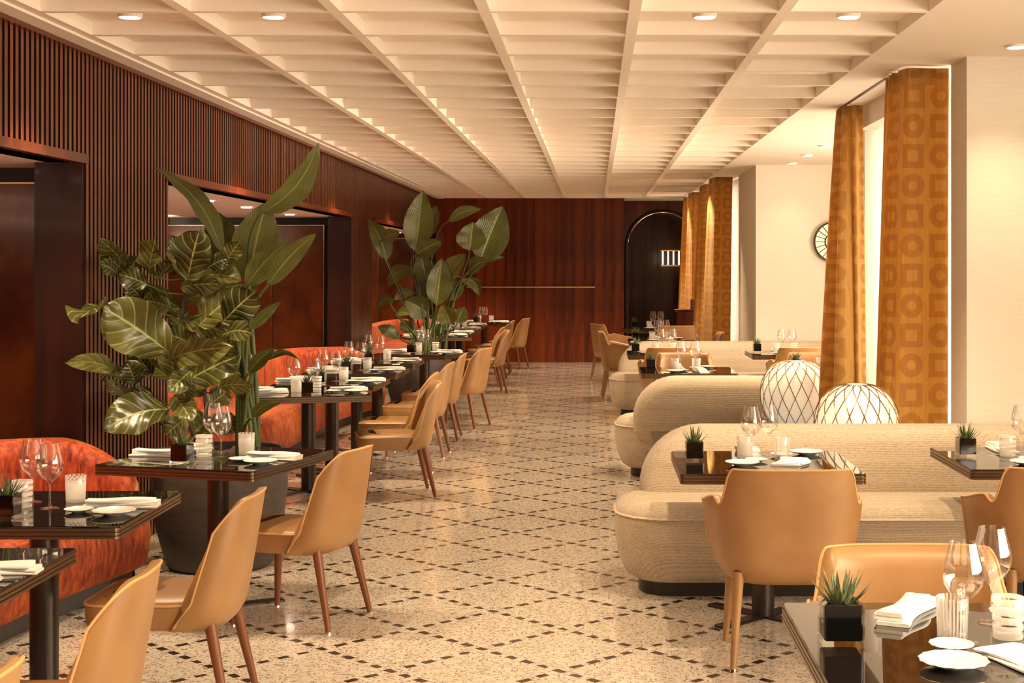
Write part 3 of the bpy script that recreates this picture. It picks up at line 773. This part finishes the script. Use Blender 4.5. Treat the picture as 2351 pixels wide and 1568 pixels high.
for i, (x, y, a) in enumerate(LT):
    ph = '%s left-row table' % ordn[i]
    place(TT, 'dining_table', 'dark glossy square table, %s from the camera in the left row' % ordn[i], 'table', (x, y, 0), a, 'left row tables')
    kinds = (('cut', 'ring'), ('cut', 'ring'), ('rib', 'ring'), ('ring', 'cut'))[i % 4]
    if i == 2: kinds = ('cut', 'ring')
    set_table(x, y, a, 'the '+ph, 100+i, kinds, i in (1, 2, 3))
    cx, cy, ca = LC[i]
    place(SC, 'dining_chair', 'tan leather dining chair at the %s' % ph, 'chair', (cx, cy, 0), math.radians(ca+R.uniform(-2, 2)), 'tan leather chairs of the left row')
place(SC, 'dining_chair', 'tan leather dining chair cut off by the bottom left corner', 'chair', (-1.575, 3.12, 0), math.radians(90), 'tan leather chairs of the left row')

# right side tables
ry = dict(wine=[(.15, .05), (.25, -.05)], tum=[(.17, .075), (.12, -.10)], plant=[(.03, .33)], small=[(.0, .03), (.20, -.12)], large=[(-.135, .11), (.28, -.25)], nap=[(-.06, -.13, -.35, 3), (.30, .04, .2)], sides=('near', 'far'))
r0 = dict(wine=[(-.02, .02), (.18, -.10)], tum=[(.02, .04), (.02, -.10)], plant=[(-.03, .33)], small=[(-.09, .06), (.33, -.34)], large=[(-.25, .095), (.24, -.20)], nap=[(-.20, -.085, .45, 3), (.27, .10, -.4)], sides=('near', 'far'))
RT = [(.95, 3.72, 0, 'the foreground right table', r0, ('rib', 'ring')), (.815, 7.115, 0, 'the table behind the large armchair', ry, ('cut', 'rib')), (2.175, 7.265, 0, 'the table at the right edge', None, ('ring', 'cut')),
      (.84, 13.35, 0, 'the table facing the second sofa', None, ('cut', 'rib')), (2.17, 13.4, 0, 'the table behind the far globe lamp', None, ('cut', 'rib')),
      (.78, 16.03, 0, 'the table before the third sofa', None, ('cut', 'ring')), (2.10, 16.03, 0, 'the table under the round mirror', None, ('cut', 'ring')),
      (.85, 18.75, 0, 'the table behind the third sofa', None, ('cut', 'rib'))]
LR = ['dark mirror-topped table in the right foreground', 'dark mirror-topped table between the large armchair and the near sofa', 'dark square table at the right edge of the picture',
      'dark square table facing away past the second sofa', 'dark square table hidden behind the far globe lamp', 'dark square table in front of the third sofa',
      'dark square table by the wall with the round mirror', 'dark square table just behind the third sofa']
std = dict(wine=[(.06, .05), (.10, -.07)], tum=[(.06, .11), (.02, -.08)], plant=[(.05, .33)], small=[(-.12, .05), (.18, -.09)], large=[(-.26, .12), (.28, -.21)], nap=[(-.20, -.1, .2), (.28, .08, .1)], sides=('near', 'far'))
for (x, y, a, ph, it, kd), lab in zip(RT, LR):
    place(TT, 'dining_table', lab, 'table', (x, y, 0), a, 'right side tables')
    set_table(x, y, a+PI/2, ph, int(y*100+x*7), kd, y < 7.2 or x > 2 and y < 8, it or std)
place(TTR, 'round_table', 'round dark table near the arch', 'table', (.93, 22.3, 0), 0)
set_table(.93, 22.3, PI/2, 'the far round table', 901, ('cut', 'rib'), False, std)
for x, y, a, lab in ((.825, 6.40, 0, 'large tan leather armchair seen from behind in the right foreground'), (2.0, 6.45, 0, 'tan armchair cut off by the right edge of the picture'),
                   (.945, 4.21, 180, 'tan leather armchair facing the camera at the foreground right table'), (.87, 14.1, 180, 'tan armchair facing the camera at the table past the second sofa'),
                   (.80, 15.5, 0, 'tan armchair seen from behind, before the third sofa'), (2.17, 15.5, 0, 'tan armchair seen from behind below the round mirror'),
                   (2.15, 14.12, 180, 'tan armchair facing the camera behind the far globe lamp'), (.25, 21.65, -68, 'tan armchair on the aisle beside the far round table'),
                   (.33, 18.95, -88, 'tan armchair on the aisle behind the third sofa'), (1.36, 18.75, 90, 'reddish tan armchair at the foot of the far gold curtain'),
                   (1.13, 21.05, 8, 'tan armchair on the window side of the far round table')):
    place(AC, 'armchair', lab, 'armchair', (x, y, 0), math.radians(a), 'tan leather armchairs')

# ================================================================ BEIGE SOFAS
def sofa(label, xs, xb, x1, yf, face):
    # yf: front of the seat; face=-1 looks to the camera, +1 looks away
    e = obj('sofa', None, None, ((xs+x1)/2, yf, 0), 0, label, 'sofa', 'beige ribbed sofas')
    ox = -(xs+x1)/2
    def yy(d): return -face*d
    y_a, y_b = sorted((yy(0), yy(.78)))
    rad = (.24, .1, .1, .24) if True else 0
    pl = rrect(xs+ox, y_a, x1+ox, y_b, (.30, .1, .1, .30), 8)
    obj('seat', MB().loft(pl, [(.075, -.10), (.10, -.06), (.18, -.018), (.30, .0), (.395, -.002), (.43, -.012), (.455, -.035), (.472, -.075), (.478, -.14)]).mesh('seat', 'weave', True, 60), e)
    pp = rrect(xs+ox, y_a, x1+ox, y_b, (.30, .1, .1, .30), 8)
    n = MB().loft(pp, [(.405, -.006), (.412, .006), (.419, -.006)]); obj('seat_seam', n.mesh('seam', 'weave', True), e)
    obj('plinth', MB().loft(pl, [(0, -.13), (.085, -.13)]).mesh('plinth', 'plinth'), e)
    # backrest: elevation outline extruded in depth with soft edges, leaning
    z0, z1 = .30, .82
    el = rrect(xb+ox, z0, x1+ox, z1, (.10, .05, .05, .34), 10)
    yb0, yb1 = yy(.48), yy(.82)
    prof = [(0, -.09), (.02, -.035), (.06, -.008), (.12, 0), (.24, 0), (.30, -.008), (.34, -.035), (.36, -.09)]
    nr = MB(); rings = []
    nn = len(el); nor = []
    for i in range(nn):
        a = Vector(el[i-1]); b = Vector(el[(i+1) % nn]); d = (b-a).normalized(); nor.append((d.y, -d.x))
    for d, o in prof:
        rings.append([(p[0]+q[0]*o, yb0+(yb1-yb0)*d/.36+(yy(.06*(p[1]-z0)/.5)), p[1]+q[1]*o) for p, q in zip(el, nor)])
    if face < 0: rings.reverse()
    nr.rings(rings); me = nr.mesh('back', 'weave', True, 60)
    obj('backrest', me, e)
    return e
sofa('beige ribbed sofa in the right foreground behind the large armchair', .105, .246, 4.0, 7.42, -1)
sofa('beige sofa turned away, its back behind the globe lamps', .165, .306, 4.0, 12.42, 1)
sofa('beige sofa before the wall with the round mirror', .165, .27, 4.0, 16.42, -1)

# low console between the first two sofas with the globe lamps
e = obj('console', None, None, (1.2, 10.1, 0), 0, 'low dark console with glossy top between the near sofas', 'console')
obj('console_top', MB().loft(rrect(-.77, -1.74, .41, 1.27, .02, 3), [(.385, -.004), (.388, 0), (.418, 0), (.42, -.003)]).mesh('top', 'tabletop'), e)
obj('console_body', MB().loft(rrect(-.68, -1.7, .38, 1.22, .02, 3), [(0, 0), (.385, 0)]).mesh('body', 'darkwood'), e)
def globe_lamp(loc, lab, s=1.0, Hh=.55):
    e = obj('globe_lamp', None, None, loc, 0, lab, 'table lamp', 'globe table lamps')
    def rad(t):          # t 0 bottom..1 top
        a = PI*t; return .27*s*math.sin(a)**.62*(.93+.1*math.sin(PI*(t-.1)))
    zf = lambda t: .03+Hh*(1-math.cos(PI*t))/2
    prof = [(max(.0, rad(t)), zf(t)) for t in [i/28 for i in range(29)]]; prof[0] = (.0, zf(0)); prof[-1] = (.0, zf(1))
    obj('glass_globe', MB().lathe(prof, 40).mesh('globe', 'globe', True, 80), e)
    wm = MB()
    for k in range(18):
        for sg in (-1, 1):
            pts = []
            for i in range(1, 28):
                t = i/28; a = 2*PI*k/18+sg*1.35*(t-.5); r = rad(t)+.006
                pts.append((r*math.cos(a), r*math.sin(a), zf(t)))
            wm.tube(pts, .003, 4, False)
    obj('wire_cage', wm.mesh('wire', 'wire', True), e, kind='stuff')
    obj('top_ring', MB().lathe([(.055*s, 0), (.06*s, .004), (.055*s, .008), (.05*s, .004), (.055*s, 0)], 24, (0, 0, zf(1)-.012)).mesh('ring', 'brass', True), e)
    obj('base', MB().lathe([(0, 0), (.13*s, 0), (.13*s, .012), (.11*s, .03), (0, .03)], 28).mesh('base', 'brass', True), e)
    return e
globe_lamp((1.53, 8.575, .42), 'glowing white globe lamp in a brass wire cage, nearer of two', .885, .56)
globe_lamp((1.53, 11.13, .42), 'glowing white globe lamp in a brass wire cage, half behind curtain', .98, .53)
# round wall mirror with spokes on the pier face
e = obj('wall_mirror', None, None, (2.81, 17.27, 1.98), 0, 'round wall mirror with dark rim and radial spokes, half behind curtain', 'mirror')
mt = Matrix.Rotation(PI/2, 4, 'X')
def ringxz(r0, r1, th, n=40):
    m = MB(); rs = []
    for rr, y in ((r0, -th), (r1, -th), (r1, 0), (r0, 0), (r0, -th)):
        rs.append([(rr*math.cos(2*PI*j/n), y, rr*math.sin(2*PI*j/n)) for j in range(n)])
    return m.rings(rs, False, False)
obj('rim', ringxz(.222, .24, .035).mesh('rim', 'darkwood'), e)
obj('inner_ring', ringxz(.098, .11, .03).mesh('ring', 'darkwood'), e)
obj('glass', MB().rings([[(.225*math.cos(2*PI*j/40), y, .225*math.sin(2*PI*j/40)) for j in range(40)] for y in (-.004, -.012)]).mesh('mirror', simple('grey mirror', (.5, .5, .5), .12, .9)), e)
for k in range(20):
    a = 2*PI*k/20; d = Vector((math.cos(a), 0, math.sin(a))); obj('spoke', MB().tube([d*.105+Vector((0, -.018, 0)), d*.226+Vector((0, -.018, 0))], .004, 6).mesh('spoke', 'darkwood'), e)

# host stand
e = obj('host_stand', None, None, (1.43, 23.0, 0), 0, 'dark wooden host stand beside the far gold curtain', 'stand')
obj('body', MB().loft(rrect(-.15, -.13, .15, .13, .03, 3), [(0, 0), (.98, 0)]).mesh('body', 'mahogany'), e)
obj('top', MB().loft(rrect(-.19, -.17, .19, .17, .04, 4), [(.98, -.02), (.99, 0), (1.015, 0), (1.02, -.008)]).mesh('top', 'mahogany'), e)
obj('plinth', MB().loft(rrect(-.17, -.15, .17, .15, .03, 3), [(0, 0), (.06, 0)]).mesh('plinth', 'plinth'), e)
obj('menu_holder', MB().box(-.02, -.04, 0, .04, .04, .02).box(-.02, -.015, .02, .04, .015, .15).mesh('menu', 'mahogany'), None, (1.52, 23.0, 1.021), .1, 'small dark menu block standing on the host stand', 'menu')

# ================================================================ PLANTS
def leaf_mesh(base, tip, width, kind, arch, roll, fold, rnd, yaw):
    base, tip = Vector(base), Vector(tip); ax = tip-base; L = ax.length; d = ax.normalized()
    view = Vector((0, -1, .12)).normalized()
    side = d.cross(view)
    if side.length < .1: side = d.cross(Vector((1, 0, 0)))
    side.normalize(); nrm = side.cross(d).normalized()
    q = Matrix.Rotation(roll, 3, d); side = q @ side; nrm = q @ nrm
    updir = Vector((0, 0, 1)) - d*d.z
    if updir.length > .05: updir.normalize()
    ph = rnd.uniform(0, 6)
    def prof(t):
        if kind == 'fig': v = math.sin(PI*min(1, t*1.0)**.85)**.62*(.72+.42*t-.14*math.exp(-((t-.38)/.13)**2))
        else: v = math.sin(PI*t**.82)**.78
        return max(.0, v)
    def pt(i, j):
        t = i; s = (j-.5)*2
        wv = width*.5*prof(t)
        c = base+ax*t+updir*arch*L*math.sin(PI*t)*1.0
        o = s*wv
        wav = (.10 if kind == 'fig' else .035)*width*math.sin(t*(11 if kind == 'fig' else 19)+ph+(0 if s > 0 else 1.3))*s*s
        return tuple(c+side*o*math.cos(fold)+nrm*(abs(o)*math.sin(fold)+wav)-nrm*(.10*L*(t-.4)**2*(1 if kind == 'fig' else .6)))
    return MB().grid(pt, 14, 8, lambda i, j: (j, i*.98+.01)).mesh('leaf', kind, True, 80), pt
def plant(label, origin, pot_r, pot_h, Yc, data, seed, trunk=None):
    rnd = random.Random(seed); ox, oy = origin
    return rnd
def build_plant(name, label, loc, leaves, seed, soil_z, depth, kind, trunks=None, spread=.12):
    rnd = random.Random(seed); e = obj(name, None, None, (loc[0], loc[1], soil_z), 0, label, 'plant')
    O = Vector((loc[0], loc[1], soil_z))
    for L in leaves:
        bx_, by_, tx_, ty_, wpx = L[:5]; arch = L[5] if len(L) > 5 else .04; dY = L[6] if len(L) > 6 else rnd.uniform(-depth, depth)
        roll = L[7] if len(L) > 7 else rnd.uniform(-.45, .45)
        Yb = loc[1]+dY*.6; Yt = loc[1]+dY*1.25+rnd.uniform(-.06, .06)
        Yb = min(Yb, 2.66*F/max(1, VX-bx_)); Yt = min(Yt, 2.66*F/max(1, VX-tx_))          # keep clear of the slatted wall
        b = W(bx_, by_, Yb); t = W(tx_, ty_, Yt)
        wd = wpx*loc[1]/F*(1.3 if kind == 'fig' else 1.12)
        me, _ = leaf_mesh(b-O, t-O, wd, kind, arch, roll, rnd.uniform(.12, .38), rnd, 0)
        o = obj('leaf', me, e)
        if kind == 'strelitzia':
            root = Vector((O.x+rnd.uniform(-spread, spread)*.7+(b.x-O.x)*.15, O.y+rnd.uniform(-spread, spread)*.7, soil_z))
            dv = (t-b).normalized()
            c1 = root+Vector(((b.x-root.x)*.15, (b.y-root.y)*.2, (b.z-soil_z)*.55)); c2 = b-dv*min(.25, (b-root).length*.25)
            pts = []
            for i in range(15):
                s = i/14; pts.append(tuple(root*(1-s)**3+c1*3*s*(1-s)**2+c2*3*s*s*(1-s)+b*s**3-O))
            obj('stalk', MB().tube(pts, lambda s: .014-.008*s, 8).mesh('stalk', 'stem', True), e)
        else:
            tr = min(trunks, key=lambda q: min((Vector(p)-b).length for p in q))
            p = min((Vector(p) for p in tr), key=lambda p: (p-b).length+max(0, p.z-b.z)*2)
            mid = (p+b)/2+Vector((0, 0, -.02))
            obj('leaf_stem', MB().tube([tuple(p-O), tuple(mid-O), tuple(b-O)], .0035, 6).mesh('stem', 'stem', True), o.parent)
    if trunks:
        for tr in trunks:
            obj('trunk', MB().tube([tuple(Vector(p)-O) for p in tr], lambda s: .013-.006*s, 8).mesh('trunk', 'trunk', True), e)
    return e
def planter(loc, label, r=.38, h=.66):
    e = obj('planter', None, None, (loc[0], loc[1], 0), 0, label, 'planter')
    obj('pot', MB().lathe([(0, 0), (r*.72, 0), (r*.78, .02), (r*.93, h*.35), (r, h*.7), (r*.985, h*.93), (r*.955, h), (r*.90, h), (r*.90, h-.09), (0, h-.09)], 44).mesh('pot', 'pot', True), e)
    obj('bark_soil', MB().lathe([(0, h-.055), (r*.5, h-.06), (r*.89, h-.075), (r*.89, h-.089), (0, h-.089)], 32).mesh('soil', 'soil', True), e)
    return h-.06
PY = 8.34
sz = planter((-2.13, PY), 'large round brown-grey planter holding the fig plant')
stre = [(598, 492, 734, 329, 62, -.10, -.15, .75), (571, 648, 612, 462, 98, .02, .05, .1), (513, 580, 356, 379, 62, .10, .1, 1.0), (517, 584, 494, 484, 66, 0, .3, .2),
        (566, 656, 660, 556, 54, .05, -.1, .5), (614, 656, 725, 538, 44, .05, -.2, .4), (576, 757, 645, 692, 26, .05, -.2, .6), (571, 857, 631, 800, 30, .06, -.25, .5),
        (612, 828, 698, 838, 18, .22, -.3, .9), (578, 960, 643, 927, 26, .1, -.3, .6), (540, 620, 545, 540, 50, 0, .25, .3), (556, 700, 590, 640, 36, .05, .2, -.3)]
build_plant('strelitzia_plant', 'tall paddle-leaved plant rising right of the fig', (-2.0, PY+.08), stre, 5, sz+.003, .25, 'strelitzia', None, .08)
fig = [(430, 640, 456, 530, 82, 0, -.25, .1), (420, 632, 395, 540, 40, 0, -.1, .5), (412, 630, 380, 573, 46), (289, 611, 231, 556, 48), (341, 630, 356, 549, 62), (270, 630, 232, 607, 34), (300, 622, 316, 590, 40), (339, 654, 272, 630, 46),
       (418, 711, 303, 664, 56, .06), (416, 659, 506, 654, 46), (425, 690, 556, 655, 46), (470, 630, 552, 640, 54), (480, 612, 535, 590, 40), (520, 602, 550, 555, 40),
       (389, 810, 236, 705, 112, .02, -.3, .1), (236, 707, 178, 730, 76, .02, -.1, .2), (389, 812, 240, 765, 46, .03, -.1, -.6), (390, 705, 330, 690, 56), (511, 740, 588, 668, 70, .02, -.25, .2), (455, 748, 545, 672, 76, .02, -.1, -.2),
       (415, 735, 523, 770, 46, .06), (510, 768, 580, 765, 42, .06, -.3), (440, 790, 375, 765, 56), (385, 826, 525, 800, 62, .04, -.3, .3), (420, 880, 550, 815, 86, .02, -.1, -.1), (285, 870, 160, 835, 38, .05), (310, 880, 290, 830, 58),
       (390, 870, 328, 830, 36), (300, 922, 248, 880, 34), (391, 938, 238, 985, 86, .08, -.3, .2), (500, 890, 580, 888, 40, .05, -.3), (400, 910, 440, 965, 50, .03), (420, 902, 475, 880, 46), (440, 1000, 490, 955, 76, .02, .1), (400, 870, 385, 800, 50),
       (340, 760, 345, 700, 50), (450, 700, 470, 640, 56, 0, .2), (350, 860, 300, 800, 50, 0, .2), (460, 830, 480, 760, 60, 0, .25), (370, 920, 330, 960, 44, .05), (480, 930, 520, 900, 50, 0, .2), (420, 760, 400, 690, 50, 0, .2),
       (330, 740, 270, 760, 50, .03, .1), (345, 800, 395, 760, 46, .02, .2), (330, 690, 290, 650, 44, .02, .2), (300, 840, 235, 870, 40, .05, .1), (440, 850, 390, 900, 46, .03, -.2), (480, 700, 530, 720, 50, .03, .1), (500, 840, 555, 860, 44, .04, .0),
       (360, 640, 400, 600, 40, .0, .1), (300, 640, 250, 590, 36, .0, .2), (350, 900, 290, 925, 48, .03, .1), (460, 640, 500, 570, 50, .0, .2), (480, 960, 545, 985, 48, .04, .1), (430, 960, 380, 1000, 50, .04, -.1), (505, 820, 540, 770, 40, .0, -.2)]
def trk(pts, Y): return [tuple(W(x, y, Y+dy)) for x, y, dy in pts]
tr1 = trk([(455, 1023, 0), (418, 930, .0), (405, 830, 0), (415, 730, 0), (432, 640, 0), (440, 590, 0)], PY)
tr2 = trk([(430, 1023, .05), (315, 920, .1), (312, 820, .1), (318, 720, .1), (300, 620, .1)], PY)
tr3 = trk([(480, 1023, .1), (470, 900, .1), (478, 780, .1), (490, 650, .1), (510, 600, .1)], PY)
def dens(tr):
    o = []
    for a, b in zip(tr, tr[1:]):
        for i in range(5): o.append(tuple(Vector(a).lerp(Vector(b), i/5)))
    return o+[tr[-1]]
build_plant('fig_plant', 'fiddle-leaf fig with broad wavy leaves in the large planter', (-2.27, PY), fig, 9, sz+.003, .3, 'fig', [dens(tr1), dens(tr2), dens(tr3)])
PY2 = 17.1
sz2 = planter((-2.05, PY2), 'second large planter, holding the far tall plant')
p2 = [(955, 578, 971, 437, 64, .01, .0, .15), (985, 545, 1002, 470, 34, 0, .2, -.3), (1103, 598, 1154, 474, 82, .02, 0, .3), (1078, 575, 1086, 510, 62, 0, -.15, .2), (889, 598, 848, 503, 46, .05, .1, .5), (880, 548, 917, 533, 30),
      (1030, 508, 1105, 480, 26, .1), (955, 585, 1014, 555, 44, .05), (978, 650, 963, 583, 46), (1002, 702, 1015, 592, 52, 0, -.2, .1), (953, 619, 888, 662, 32, .2), (1042, 690, 1029, 640, 50), (1022, 648, 1070, 583, 46),
      (1075, 627, 1122, 598, 38, .1), (1062, 640, 1101, 680, 30, .25), (985, 722, 930, 690, 54), (906, 690, 862, 708, 24, .2), (912, 720, 941, 722, 24, .1), (1050, 742, 1066, 704, 34), (915, 777, 868, 748, 30), (1105, 602, 1157, 590, 14, .05), (905, 687, 955, 672, 22, .15),
      (960, 720, 975, 670, 50), (1000, 660, 985, 620, 50), (1035, 745, 1015, 700, 44), (940, 765, 925, 735, 30)]
build_plant('strelitzia_plant', 'far tall paddle-leaved plant in front of the back wall', (-1.93, PY2), p2, 21, sz2+.003, .28, 'strelitzia', None, .14)
